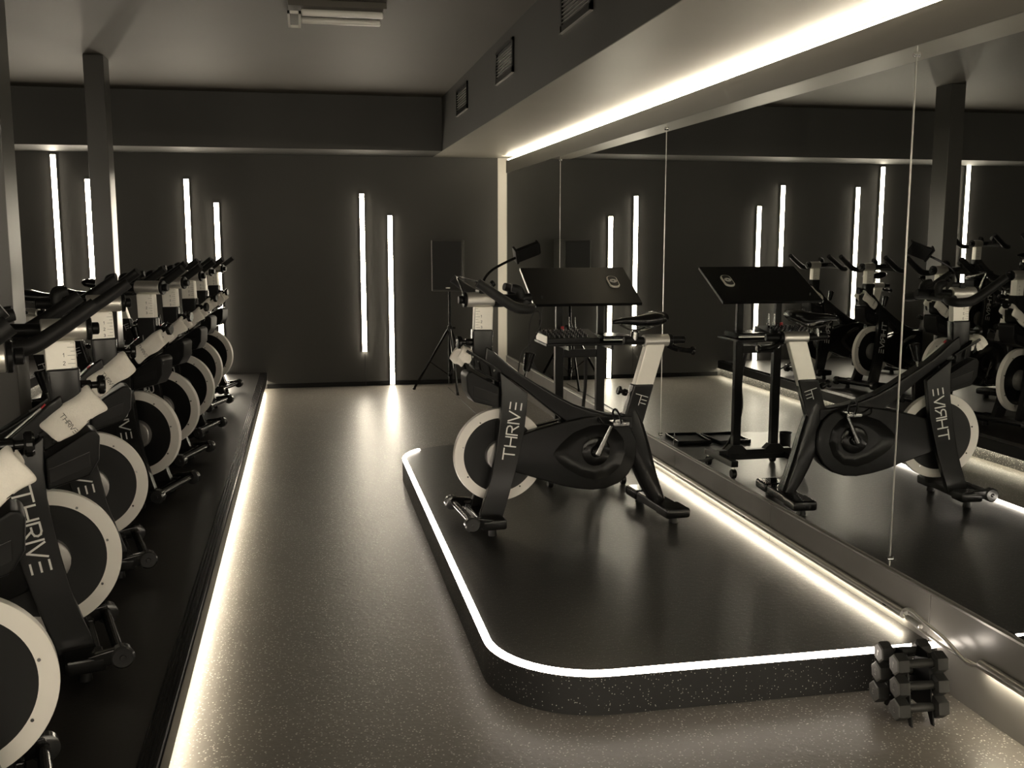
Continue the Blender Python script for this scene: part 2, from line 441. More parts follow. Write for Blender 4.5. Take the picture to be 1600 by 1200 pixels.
# ceiling fixture, switched off
t = thing('ceiling_fixture', 'switched-off twin tube fixture on the ceiling', 'fixture', (0.225, 6.14, CEIL))
bm = BM(); box(bm, -0.27, 0.27, -0.17, 0.17, -0.035, 0, bev=0.004); link('body', bm, 'ceiling_paint', t)
for yy in (-0.09, 0.12):
    bm = BM(); cyl(bm, (-0.20, yy, -0.055), (0.255, yy, -0.055), 0.019, n=14, bev=0.006); link('tube', bm, 'tube_glass', t)
bm = BM()
for a in ((-0.275, -0.262, -0.2, 0.2), (-0.215, -0.202, -0.2, 0.2), (-0.275, -0.202, -0.2, -0.187), (-0.275, -0.202, 0.187, 0.2)): box(bm, *a, -0.085, -0.07)
link('end_bracket', bm, 'tube_glass', t)

# ------------------------------------------------------------------ bike platforms (two tiers)
def tier(name, lab, x_edge, z0, z1, x_back, ridges=5):
    t = thing(name, lab, 'platform', (0, 0, z0), 0, 'bike platforms')
    h = z1 - z0
    bm = BM(); box(bm, x_back + .004, x_edge - 0.036, REAR + .004, D - .004, 0, h - 0.004); link('core', bm, ['riser_rubber'], t)
    bm = BM(); box(bm, x_back + .004, x_edge - 0.062, REAR + .004, D - .004, h - 0.004, h); link('deck', bm, 'tier_black', t)
    bm = BM(); box(bm, x_edge - 0.010, x_edge, REAR + .004, D - .004, h - 0.078, h + 0.002, bev=0.002); box(bm, x_edge - 0.062, x_edge, REAR + .004, D - .004, h - 0.004, h + 0.002, bev=0.001)
    lip = link('nosing', bm, 'black_satin', t)
    for k in range(ridges):
        bm = BM(); xx = x_edge - 0.008 - k * 0.0125
        prism(bm, [(xx - 0.004, h + 0.0015), (xx + 0.004, h + 0.0015), (xx, h + 0.008)], REAR + .004, D - .004)
        r = link('ridge', bm, 'frame_paint', t); r.parent = lip
    bm = BM(); box(bm, x_edge - 0.034, x_edge - 0.024, REAR + .004, D - .004, h - 0.072, h - 0.062); link('led_strip', bm, 'led_step', t)
    return t
tier('bike_platform', 'lower black platform with ridged nosing and white light under its edge', ROW_X, 0.0, ROW_Z, LEFT)
tier('bike_platform', 'upper black platform step behind the front row of bikes', T2_X, ROW_Z, T2_Z, LEFT, 4)

# ------------------------------------------------------------------ instructor podium
pod = thing('instructor_podium', 'low black podium with rounded corners and a glowing white rim', 'podium')
def arc(cx, cy, r, a0, a1, n=14): return [(cx + r * math.cos(math.radians(a0 + (a1 - a0) * i / n)), cy + r * math.sin(math.radians(a0 + (a1 - a0) * i / n))) for i in range(n + 1)]
X0, X1, Y0, Y1 = 0.568, 2.058, 2.95, 6.66
def pod_outline(off):
    rn, rf = 0.36 - off, 0.42 - off
    return [(X1, Y0 + off)] + arc(X0 + 0.36, Y0 + 0.36, rn, 270, 180) + arc(X0 + 0.42, Y1 - 0.42, rf, 180, 90) + [(X1 - 0.03, Y1 - off)]
bm = BM(); prism_z(bm, pod_outline(0.0), 0, POD_Z - 0.006); link('skirt', bm, 'skirt_rubber', pod)
bm = BM(); prism_z(bm, pod_outline(0.002), POD_Z - 0.006, POD_Z); link('deck', bm, 'deck_black', pod)
prof = [(0.0, -0.006), (-0.0015, 0.002), (0.004, 0.009), (0.013, 0.011), (0.022, 0.008), (0.026, 0.0005)]
bm = BM(); R = []
for p_off, p_z in prof: R.append([bm.verts.new((p[0], p[1], POD_Z + p_z)) for p in pod_outline(p_off)[:24]])
for a, b in zip(R, R[1:]):
    for i in range(len(a) - 1): bm.faces.new((a[i], a[i + 1], b[i + 1], b[i]))
link('led_rim', bm, 'led_rim', pod, 60)

# LED tubes along the kick wall
def kick_tube(name, lab, ya, yb, z=0.187):
    t = thing(name, lab, 'light', MIR_O, MIR_A, 'light tubes along the mirror wall')
    bm = BM(); tube(bm, [(-0.024, ya, z), (-0.024, yb, z)], 0.016, n=14, smooth=1); link('profile', bm, 'aluminium', t)
    bm = BM(); box(bm, -0.0235, -0.0145, ya + 0.01, yb - 0.01, z - 0.0185, z - 0.0135); link('diffuser', bm, 'led_tube', t)
    for yy in [ya + 0.1 + i * 1.2 for i in range(int((yb - ya) / 1.2) + 1)]:
        bm = BM(); box(bm, -0.040, -0.006, yy - 0.012, yy + 0.012, z - 0.003, z + 0.003, bev=0.001); link('clip', bm, 'black_satin', t)
kick_tube('light_tube', 'silver light tube on the wall below the mirrors, along the podium', 3.12, 6.9)
kick_tube('light_tube', 'silver light tube on the wall below the mirrors, past the dumbbell rack', REAR + 0.2, 2.70, 0.178)
for k, (lab, pts, r) in enumerate((
    ('thick pale cable looping between the two light tubes above the dumbbells', [(-0.024, 3.13, 0.195), (-0.04, 3.06, 0.225), (-0.055, 2.95, 0.222), (-0.055, 2.83, 0.205), (-0.045, 2.74, 0.170), (-0.030, 2.69, 0.178)], 0.0065),
    ('thin pale cable below the thick one, between the two light tubes', [(-0.024, 3.125, 0.184), (-0.038, 3.02, 0.178), (-0.045, 2.90, 0.176), (-0.040, 2.78, 0.172), (-0.028, 2.70, 0.172)], 0.0045))):
    bm = BM(); tube(bm, pts, r, n=8, smooth=5)
    o = link('led_cable', bm, 'aluminium'); o.location = MIR_O; o.rotation_euler = (0, 0, MIR_A); tag(o, lab, 'cable')
bm = BM(); cyl(bm, (-0.03, 3.09, 0.187), (-0.036, 3.0, 0.187), 0.010, n=12, bev=0.002)
o = link('cable_connector', bm, 'aluminium'); o.location = MIR_O; o.rotation_euler = (0, 0, MIR_A); tag(o, 'small barrel connector at the end of the light tube', 'connector')

# ------------------------------------------------------------------ exercise bike (x forward, y left, z up)
def fork_y(z): return 0.098 - 0.042 * min(1, max(0, z / 0.75))

def polar_outline(poly, c, n):
    out = []
    for k in range(n):
        a = 2 * math.pi * k / n; d = (math.cos(a), math.sin(a)); best = 0
        for (x0, y0), (x1, y1) in zip(poly, poly[1:] + poly[:1]):
            ex, ey = x1 - x0, y1 - y0; den = d[0] * ey - d[1] * ex
            if abs(den) < 1e-9: continue
            t = ((x0 - c[0]) * ey - (y0 - c[1]) * ex) / den; s = ((x0 - c[0]) * d[1] - (y0 - c[1]) * d[0]) / den
            if t > 0 and -1e-6 <= s <= 1 + 1e-6: best = max(best, t)
        out.append((c[0] + d[0] * best, c[1] + d[1] * best))
    return out

CRANK = (-0.118, 0.340)
COVER = [(.335, .425), (.25, .452), (.16, .474), (.06, .494), (-.04, .510), (-.12, .518), (-.19, .514), (-.25, .492), (-.295, .450), (-.322, .395), (-.330, .335), (-.318, .272), (-.285, .215), (-.235, .175), (-.17, .154), (-.10, .150), (-.02, .162), (.06, .182), (.15, .214), (.25, .248), (.325, .275), (.345, .31), (.350, .36), (.348, .40)]
DISH = [(.105, .345), (.06, .395), (.0, .44), (-.08, .467), (-.15, .470), (-.21, .445), (-.25, .395), (-.26, .33), (-.235, .265), (-.18, .218), (-.11, .205), (-.04, .225), (.03, .265), (.085, .31)]

def cover_shell(sgn):
    """one side shell of the drive cover with a recessed teardrop dish round the crank"""
    n = 72
    o0 = polar_outline(COVER, CRANK, n); dsh = polar_outline(DISH, CRANK, n)
    def sc_(loop, k): return [(CRANK[0] + (p[0] - CRANK[0]) * k, CRANK[1] + (p[1] - CRANK[1]) * k) for p in loop]
    rings = [(o0, 0.020), (o0, 0.048), (sc_(o0, 0.985), 0.055), (sc_(o0, 0.965), 0.058), (sc_(dsh, 1.03), 0.060), (dsh, 0.058), (sc_(dsh, 0.82), 0.044), (sc_(dsh, 0.6), 0.040)]
    bm = BM(); R = []
    for loop, y in rings: R.append([bm.verts.new((p[0], sgn * y, p[1])) for p in loop])
    for a, b in zip(R, R[1:]):
        for i in range(n): bm.faces.new((a[i], a[(i + 1) % n], b[(i + 1) % n], b[i]))
    bm.faces.new(R[-1]); bm.faces.new(R[0][::-1])
    return bm

def make_bike():
    root = thing('exercise_bike', None, 'exercise bike')
    P = lambda nm, bm, mt, par=root, ang=35: link(nm, bm, mt, par, ang)
    # --- frame: swooping main beam
    up = [(.43, .868), (.39, .841), (.335, .790), (.28, .745), (.154, .664), (.07, .612), (-.007, .571), (-.09, .540), (-.171, .517), (-.25, .505), (-.31, .503)]
    lo = [(-.31, .44), (-.20, .455), (-.10, .462), (-.041, .468), (.03, .49), (.09, .535), (.15, .583), (.227, .645), (.30, .70), (.37, .745), (.44, .79)]
    bm = BM(); prism(bm, up + lo, -0.042, 0.042, bev=0.010); beam = P('main_beam', bm, 'frame_paint')
    bm = BM()
    for a, b in zip(up[4:-1], up[5:]):
        prism(bm, [(a[0], a[1] + .0005), (b[0], b[1] + .0005), (b[0], b[1] + .004), (a[0], a[1] + .004)], -0.028, 0.028)
    P('beam_pad', bm, 'grip_rubber', beam)
    def on_beam(u): # height of the beam's top line
        for (a, za), (b, zb) in zip(up, up[1:]):
            if b <= u <= a: return za + (zb - za) * (u - a) / (b - a)
    for (ua, ub, mt) in ((.262, .372, 'decal_white'), (.372, .384, 'red_plastic')):
        bm = BM(); prism(bm, [(ua, on_beam(ua) + .0005), (ub, on_beam(ub) + .0005), (ub, on_beam(ub) + .005), (ua, on_beam(ua) + .005)], -0.024, -0.010); P('gauge_strip', bm, mt, beam)
    # head tube and handlebar post
    bm = BM(); prism(bm, [(.400, .80), (.490, .80), (.489, .947), (.392, .945)], -0.031, 0.031, bev=0.010); head = P('head_tube', bm, 'frame_paint')
    bm = BM(); cyl(bm, (.488, 0, .886), (.520, 0, .886), 0.017, n=16, bev=0.003); cyl(bm, (.515, 0, .886), (.545, 0, .886), 0.011, n=12)
    cyl(bm, (.538, 0, .886), (.560, 0, .886), 0.030, n=24, bev=0.005); P('height_knob', bm, 'black_gloss', head)
    bm = BM(); prism(bm, [(.396, .90), (.484, .90), (.479, 1.052), (.390, 1.052)], -0.024, 0.024, bev=0.008); post = P('handlebar_post', bm, 'post_silver')
    bm = BM()
    for sg in (1, -1):
        for i in range(8):
            z = .955 + i * .0125; ln = .020 if i % 2 == 0 else .011
            strokes(bm, [[(0, 0), (ln / .01, 0)]], (.478 - (ln if sg > 0 else 0) * 0 - .002 - (.0 if sg < 0 else 0), sg * .0242, z), (-1, 0, 0), (0, 0, sg * 1), 0.01, w=0.10, proud=0.0006)
        for i, ch in enumerate('321'):
            ex = (1, 0, 0) if sg < 0 else (-1, 0, 0)
            o_ = (.442, sg * .0242, .951 + i * .025) if sg < 0 else (.452, sg * .0242, .951 + i * .025)
            strokes(bm, GLYPH[ch][1], o_, ex, (0, 0, 1), 0.011, w=0.13, proud=0.0006)
    P('height_scale', bm, 'decal_black', post)['kind'] = 'stuff'
    # handlebar slider
    bm = BM(); cyl(bm, (.385, 0, 1.083), (.515, 0, 1.083), 0.034, n=24, bev=0.003); sl = P('handlebar_slider', bm, 'brushed_silver')
    bm = BM(); cyl(bm, (.515, 0, 1.083), (.530, 0, 1.083), 0.036, n=24, bev=0.003); cyl(bm, (.53, 0, 1.083), (.552, 0, 1.083), 0.019, n=16, bev=0.003)
    P('slider_cap', bm, 'black_satin', sl)
    bm = BM(); cyl(bm, (.20, 0, 1.088), (.387, 0, 1.083), 0.021, n=16, bev=0.003); P('slider_stem', bm, 'black_satin', sl)
    # handlebar
    bm = BM(); tube(bm, [(.285, -.20, 1.066), (.283, -.10, 1.07), (.283, 0, 1.072), (.283, .10, 1.07), (.285, .20, 1.066)], 0.021, n=12); hb = P('handlebar', bm, 'grip_rubber')
    for s in (1, -1):
        bm = BM(); tube(bm, [(.280, s * .15, 1.062), (.262, s * .205, 1.056), (.290, s * .243, 1.052), (.350, s * .252, 1.060), (.405, s * .252, 1.092), (.465, s * .251, 1.132), (.522, s * .248, 1.172)], [.020, .021, .023, .024, .023, .022, .021], n=12, smooth=4)
        P('grip', bm, 'grip_rubber', hb)
        bm = BM(); tube(bm, [(.285, s * .072, 1.07), (.274, s * .074, 1.098), (.282, s * .070, 1.128), (.315, s * .064, 1.138)], [.017, .020, .022, .018], n=12, smooth=4)
        P('inner_grip', bm, 'grip_rubber', hb)
    # --- fork blades
    blade = [(.373, .749), (.367, .648), (.371, .56), (.381, .493), (.398, .38), (.419, .276), (.447, .18), (.481, .080), (.372, .066), (.340, .165), (.308, .271), (.283, .37), (.261, .458), (.247, .56), (.239, .644)]
    for s in (1, -1):
        bm = BM(); prism(bm, blade, -0.018, 0.018, bev=0.005, lean=lambda z, s=s: s * fork_y(z)); fb = P('fork_blade', bm, 'frame_paint')
        bm = BM(); lines, ln = text_lines('THRIVE')
        cap = 0.054; e = Vector((-.045, 0, .27)).normalized()
        fwd = Vector((e.z, 0, -e.x))
        L_ = ln * cap
        mid = Vector((.320, 0, .470))
        if s > 0: org = mid - e * L_ / 2 - fwd * cap / 2; ex, ey = e, fwd
        else: org = mid + e * L_ / 2 - fwd * cap / 2; ex, ey = -e, fwd
        org.y = 0
        strokes(bm, lines, org, ex, ey, cap, w=0.115, proud=0.001)
        for v in bm.verts: v.co.y += s * (fork_y(v.co.z) + 0.0182)
        P('lettering', bm, 'decal_white', fb)
    # --- front stabiliser
    bm = BM(); box(bm, .390, .495, -0.13, 0.13, .042, .080, bev=0.008); fs = P('front_stabiliser', bm, 'frame_paint')
    for s in (1, -1):
        y0, y1 = sorted((s * .120, s * .222))
        bm = BM(); box(bm, .380, .500, y0, y1, .036, .086, bev=0.012); P('end_cap', bm, 'black_gloss', fs)
        bm = BM()
        prism(bm, [(.44, .088), (.50, .098), (.545, .105), (.56, .085), (.555, .06), (.50, .05)], s * .205 - .016, s * .205 + .016, bev=0.006); P('wheel_arm', bm, 'black_gloss', fs)
        bm = BM(); lathe_y(bm, (.545, .072), [(0, s * .19), (.026, s * .19), (.036, s * .195), (.036, s * .222), (.030, s * .227), (.010, s * .227), (.008, s * .231), (0, s * .232)], n=28); P('transport_wheel', bm, 'wheel_clear', fs)
        bm = BM(); cyl(bm, (.44, s * .175, 0), (.44, s * .175, .040), .021, .017, n=16, bev=.003); P('levelling_foot', bm, 'black_satin', fs)
    bm = BM(); cyl(bm, (.540, -.19, .075), (.540, .19, .075), .017, n=14); P('axle_tube', bm, 'frame_paint', fs)
    # --- flywheel
    WC = (.358, .345)
    bm = BM(); lathe_y(bm, WC, [(.178, -.016), (.222, -.016), (.2235, -.013), (.2235, .013), (.222, .016), (.178, .016)], n=72)
    s_ = BM()
    for sg in (1, -1):
        for i in range(8):
            a = 2 * math.pi * (i + .3) / 8; p = (WC[0] + .186 * math.cos(a), WC[1] + .186 * math.sin(a))
            cyl(s_, (p[0], sg * .015, p[1]), (p[0], sg * .019, p[1]), .0042, n=8)
    merge(bm, s_, 1)
    wh = P('flywheel_rim', bm, ['rim_paint', 'dark_chrome'])
    bm = BM(); lathe_y(bm, WC, [(0, -.010), (.10, -.006), (.112, -.012), (.165, -.013), (.179, -.015), (.179, .015), (.165, .013), (.112, .012), (.10, .006), (0, .010)], n=64); P('flywheel_disc', bm, 'disc_black', wh)
    bm = BM(); lathe_y(bm, WC, [(0, -.040), (.062, -.040), (.071, -.034), (.073, -.008), (.073, .008), (.071, .034), (.062, .040), (0, .040)], n=32); P('hub', bm, 'hub_grey', wh)
    bm = BM(); cyl(bm, (WC[0], -.088, WC[1]), (WC[0], .088, WC[1]), .013, n=14, bev=.003); P('axle', bm, 'dark_chrome', wh)
    # --- brake housing and front shroud
    bm = BM(); prism(bm, [(.497, .848), (.492, .765), (.372, .695), (.355, .752)], -0.045, 0.045, bev=0.006); bh = P('brake_housing', bm, 'black_gloss')
    for sg in (1, -1):
        for p in ((.47, .80), (.395, .755)):
            bm = BM(); cyl(bm, (p[0], sg * .044, p[1]), (p[0], sg * .048, p[1]), .005, n=10); P('screw', bm, 'chrome', bh)
    bm = BM(); prism(bm, [(.532, .735), (.526, .659), (.496, .611), (.372, .577), (.372, .676), (.500, .752), (.520, .752)], -0.062, 0.062, bev=0.008); fsh = P('front_shroud', bm, 'black_satin')
    bm = BM(); prism(bm, [(.500, .690), (.500, .640), (.380, .598), (.380, .645)], -0.064, 0.064, bev=0.003); P('shroud_panel', bm, 'frame_paint', fsh)
    for s in (1, -1):
        bm = BM()
        for u in (.40, .45, .50):
            prism(bm, [(u - .006, .70 + (u - .37) * .6), (u + .010, .71 + (u - .37) * .6), (u + .022, .770 + (u - .37) * .6), (u + .006, .765 + (u - .37) * .6)], s * .058 - .004, s * .058 + .004, bev=.002)
        prism(bm, [(.392, .776), (.398, .764), (.532, .846), (.526, .858)], s * .058 - .004, s * .058 + .004, bev=.002)
        P('towel_rack', bm, 'black_gloss', fsh)
    # --- resistance knob
    bm = BM(); cyl(bm, (.232, 0, .70), (.222, 0, .745), .007, n=10); kn = P('knob_stem', bm, 'chrome')
    bm = BM(); cyl(bm, (.224, 0, .738), (.204, 0, .828), .017, .026, n=20, bev=.005); P('resistance_knob', bm, 'black_gloss', kn)
    # --- drive cover
    band = [p for p in COVER if p[0] < 0.12]
    bm = BM(); prism(bm, [(.110, .485)] + band[1:-1] + [(.110, .198)] if False else band, -0.021, 0.021); cb = P('cover_band', bm, 'black_satin')
    for s in (1, -1): P('drive_cover', cover_shell(s), 'cover_black', root, 24)
    # --- cranks and pedals
    e = Vector((-.072, .151)).normalized()
    for s in (1, -1):
        d = e * s
        bm = BM(); lathe_y(bm, CRANK, [(0, s * .038), (.070, s * .038), (.072, s * .044), (.060, s * .050), (.030, s * .050), (.026, s * .066), (.018, s * .072), (0, s * .072)], n=32); cr = P('crank', bm, 'black_gloss')
        tip = (CRANK[0] + d.x * .170, CRANK[1] + d.y * .170)
        bm = BM(); loft(bm, [(CRANK[0] - d.x * .012, CRANK[1] - d.y * .012, .013, .007, s * .074), (CRANK[0] + d.x * .08, CRANK[1] + d.y * .08, .010, .006, s * .079), (tip[0], tip[1], .010, .007, s * .083), (tip[0] + d.x * .010, tip[1] + d.y * .010, .006, .005, s * .083)], n=12); P('crank_arm', bm, 'dark_chrome', cr)
        bm = BM(); cyl(bm, (tip[0], s * .088, tip[1]), (tip[0], s * .19, tip[1]), .008, n=10)
        y0, y1 = sorted((s * .105, s * .185))
        box(bm, tip[0] - .042, tip[0] + .042, y0, y1, tip[1] - .010, tip[1] + .010, bev=.005); pd = P('pedal', bm, 'dark_chrome', cr)
        bm = BM()
        yc = s * .145
        tube(bm, [(tip[0] + .035, yc - .036, tip[1] - .004), (tip[0] + .085, yc - .034, tip[1] + .004), (tip[0] + .100, yc, tip[1] + .030), (tip[0] + .085, yc + .034, tip[1] + .004), (tip[0] + .035, yc + .036, tip[1] - .004)], .004, n=6)
        tube(bm, [(tip[0], yc - .040, tip[1]), (tip[0] + .012, yc - .042, tip[1] + .045), (tip[0] + .016, yc, tip[1] + .068), (tip[0] + .012, yc + .042, tip[1] + .045), (tip[0], yc + .040, tip[1])], .005, n=6)
        P('toe_cage', bm, 'black_satin', cr)
    # --- seat tube, post, slider, saddle
    sa = Vector((-.115, .36)).normalized()
    bm = BM(); prism(bm, [(-.262, .47), (-.318, .657), (-.425, .655), (-.372, .47), (-.355, .43), (-.28, .43)], -0.031, 0.031, bev=0.009); st = P('seat_tube', bm, 'frame_paint')
    for s in (1, -1):
        bm = BM()
        lines = [[(0, 1), (1.32, 1)], [(.6, 1), (.6, 0)], [(.72, .62), (1.28, .62)], [(.72, .27), (1.28, .27)]]
        sx = Vector((-sa.x, 0, -sa.y)); upv = Vector((sa.x, 0, sa.y)); along = Vector((-upv.z, 0, upv.x)) if s > 0 else Vector((upv.z, 0, -upv.x))
        ctr = Vector((-.352, s * .0312, .578)); cap = .050
        strokes(bm, lines, ctr - along * .66 * cap - upv * cap * .5, along, upv, cap, w=0.06, proud=0.001)
        P('emblem', bm, 'decal_white', st)
    bm = BM(); cyl(bm, (-.292, 0, .612), (-.272, 0, .620), .017, n=14, bev=.003); cyl(bm, (-.272, 0, .620), (-.255, 0, .626), .010, n=12); cyl(bm, (-.258, 0, .625), (-.244, 0, .630), .022, n=20, bev=.004); P('seat_knob', bm, 'black_gloss', st)
    bm = BM(); prism(bm, [(-.300, .57), (-.384, .852), (-.484, .850), (-.400, .57)], -0.024, 0.024, bev=0.008); sp = P('seat_post', bm, 'post_silver')
    bm = BM(); cyl(bm, (-.374, 0, .868), (-.506, 0, .868), .030, n=24, bev=.003); ss = P('seat_slider', bm, 'brushed_silver')
    bm = BM(); cyl(bm, (-.272, 0, .872), (-.376, 0, .868), .020, n=16, bev=.004); P('slider_rod', bm, 'black_satin', ss); bm = BM(); cyl(bm, (-.504, 0, .868), (-.524, 0, .868), .032, n=20, bev=.003); cyl(bm, (-.52, 0, .868), (-.595, 0, .868), .020, n=16, bev=.004); P('slider_end', bm, 'black_satin', ss)
    bm = BM(); tube(bm, [(-.51, .0, .845), (-.545, .01, .825), (-.60, .012, .815), (-.63, .012, .812)], [.017, .014, .012, .014], n=10); cyl(bm, (-.625, .012, .812), (-.645, .012, .812), .021, n=16, bev=.004); P('slider_lever', bm, 'black_gloss', ss)
    bm = BM(); cyl(bm, (-.325, 0, .868), (-.330, 0, .915), .020, n=14, bev=.003)
    for s in (1, -1): tube(bm, [(-.255, s * .010, .950), (-.30, s * .020, .925), (-.37, s * .024, .922), (-.43, s * .032, .945)], .0045, n=6)
    sr = P('saddle_clamp', bm, 'dark_chrome')
    bm = BM()
    S = [(-.210, .962, .006, .007), (-.222, .963, .011, .014), (-.27, .968, .017, .023), (-.33, .966, .024, .034), (-.38, .966, .033, .052), (-.425, .973, .037, .074), (-.455, .981, .033, .082), (-.475, .987, .022, .072), (-.484, .988, .008, .045)]
    loft(bm, S, n=20, power=2.4); P('saddle', bm, 'black_gloss', root, 60)
    # --- rear leg and stabiliser
    bm = BM(); loft(bm, [(-.300, .52, .045, .034), (-.318, .47, .052, .036), (-.330, .42, .056, .040), (-.347, .36, .058, .044), (-.368, .29, .056, .048), (-.396, .21, .050, .050), (-.425, .14, .043, .052), (-.450, .09, .036, .054), (-.462, .062, .034, .056)], n=20, power=3.5); P('rear_leg', bm, 'frame_paint', root, 50)
    bm = BM(); box(bm, -.515, -.405, -.16, .16, .034, .078, bev=.010); rs = P('rear_stabiliser', bm, 'frame_paint')
    for s in (1, -1):
        y0, y1 = sorted((s * .120, s * .262))
        bm = BM(); box(bm, -.525, -.398, y0, y1, .032, .083, bev=.014); P('end_cap', bm, 'black_gloss', rs)
        bm = BM(); cyl(bm, (-.46, s * .205, 0), (-.46, s * .205, .038), .024, .018, n=16, bev=.003); P('levelling_foot', bm, 'black_satin', rs)
    return root

BAR = ('handlebar_post', 'handlebar_slider', 'handlebar'); SEAT = ('seat_post', 'seat_slider', 'saddle', 'saddle_clamp')
def place_bike(o, x, y, z, deg, lab, group, bar=0.0, seat=0.0):
    o.location = (x, y, z); o.rotation_euler = (0, 0, math.radians(deg)); tag(o, lab, 'exercise bike', group)
    for c in o.children:
        base = c.name.split('.')[0]
        if base in BAR: c.location.z += bar
        if base in SEAT: c.location.z += seat; c.location.x += -seat * .32

bike0 = make_bike()
INST = (1.245, 4.735)
place_bike(bike0, INST[0], INST[1], POD_Z, 184.8, 'black exercise bike standing alone on the glowing podium', None)

ordn = ['first', 'second', 'third', 'fourth', 'fifth', 'sixth', 'seventh', 'eighth']
rows = [(-1.140, 2.26, 16.0, 0, 0), (-1.161, 3.22, 16.0, -.02, 0), (-1.223, 4.224, 14.5, .0, .02), (-1.196, 5.567, -18.0, .012, 0), (-1.185, 6.405, -17.5, .0, .03), (-1.173, 7.246, -16.0, .01, 0), (-1.195, 8.31, -17.0, .006, .02), (-1.175, 9.22, -17.0, 0, 0)]
def towel_mesh(L=0.185, half=0.062, dropr=0.085, dropl=0.06, seed=1):
    """cloth folded over a ridge: local x along the ridge, z normal to it"""
    rnd = random.Random(seed)
    prof = [(-half - .006, -dropr), (-half - .006, -dropr * .55), (-half - .002, -.020), (-half * .8, -.002), (-half * .4, .006), (0, .009), (half * .4, .006), (half * .8, -.002), (half + .002, -.02), (half + .006, -dropl)]
    bm = BM(); nx = 10; G = []
    ph = rnd.uniform(0, 6)
    for i in range(nx + 1):
        x = -L / 2 + L * i / nx
        G.append([bm.verts.new((x + .004 * math.sin(ph + j), y + .003 * math.sin(ph + i * 1.1 + j * .6), z + .004 * math.sin(i * .9 + ph + j * .8))) for j, (y, z) in enumerate(prof)])
    for a, b in zip(G, G[1:]):
        for j in range(len(prof) - 1): bm.faces.new((a[j], a[j + 1], b[j + 1], b[j]))
    bmesh.ops.recalc_face_normals(bm, faces=bm.faces)
    bmesh.ops.solidify(bm, geom=bm.faces[:], thickness=0.020)
    return bm
def put_towel(i, bx, by, bz, deg, lab, group, u=.437, v=.835, L=.185, seed=1, text=True):
    t = thing('folded_towel', lab, 'towel', (0, 0, 0), 0, group)
    R = Matrix.Rotation(math.radians(deg), 4, 'Z'); pitch = Matrix.Rotation(-math.radians(34), 4, 'Y')
    t.matrix_world = Matrix.Translation((bx, by, bz)) @ R @ Matrix.Translation((u, 0, v)) @ pitch
    tw = link('cloth', towel_mesh(L, seed=seed), 'towel_cloth', t, 180, True, False)
    ss_ = tw.modifiers.new('soft', 'SUBSURF'); ss_.levels = 2; ss_.render_levels = 2
    if text:
        bm = BM(); lines, ln = text_lines('THRIVE'); cap = .026
        strokes(bm, lines, (-.030, -.0845, -.010), (0, 0, -1), (1, 0, 0), cap * .54, w=.11, proud=.001)
        for v_ in bm.verts: v_.co.y += 0.0
        link('lettering', bm, 'decal_black', t)
    return t
for i, (x, y, deg, br, se) in enumerate(rows):
    n = 7 - i
    o = copy_tree(bike0)
    place_bike(o, x, y, ROW_Z, deg, 'black exercise bike in the front row on the lower platform, %s from the back wall' % ordn[n], 'front row of exercise bikes', br, se)
    put_towel(i, x, y, ROW_Z, deg, 'white folded towel with black lettering on the front-row bike %s from the back wall' % ordn[n], 'towels on the front row of bikes', seed=i + 3)
for i, (x, y, deg) in enumerate(((-3.02, 9.35, -17.0), (-3.05, 8.32, -16.0))):
    o = copy_tree(bike0)
    place_bike(o, x, y, T2_Z, deg, 'black exercise bike on the upper platform, %s from the back wall' % ordn[i], 'upper row of exercise bikes', 0.02, 0.02)
# small towel on the podium bike
put_towel(9, INST[0], INST[1], POD_Z, 184.8, 'small white towel at the front of the podium bike', None, u=.512, v=.852, L=.07, seed=2, text=False)

# phone holder on a gooseneck, on the podium bike
ph = thing('phone_holder', 'black phone holder on a bent gooseneck clamped to the podium bike handlebar', 'phone holder', (INST[0], INST[1], POD_Z), math.radians(184.8))
bm = BM(); tube(bm, [(.44, -.02, 1.115), (.428, -.02, 1.165), (.40, -.02, 1.205), (.35, -.02, 1.238), (.262, -.02, 1.278)], .006, n=8, smooth=5); link('gooseneck', bm, 'black_gloss', ph)
bm = BM(); cyl(bm, (.44, -.06, 1.122), (.44, .02, 1.122), .018, n=14, bev=.003); cyl(bm, (.39, -.02, 1.150), (.375, -.02, 1.160), .016, n=14, bev=.003); link('clamp', bm, 'black_satin', ph)
bm = BM(); tube(bm, [(.530, .02, 1.105), (.545, .02, 1.15), (.560, .02, 1.19), (.52, .02, 1.180), (.46, .0, 1.165)], .005, n=6); link('bracket_wire', bm, 'dark_chrome', ph)
bm = BM(); 
box(bm, -.062, .062, -.036, .036, -.010, .010, bev=.004); box(bm, .050, .062, -.040, .040, -.014, .028, bev=.003); box(bm, -.066, -.054, -.03, .03, -.012, .024, bev=.003)
cr = link('cradle', bm, 'black_satin', ph); cr.location = (.215, -.02, 1.300); cr.rotation_euler = (math.radians(55), math.radians(20), 0)

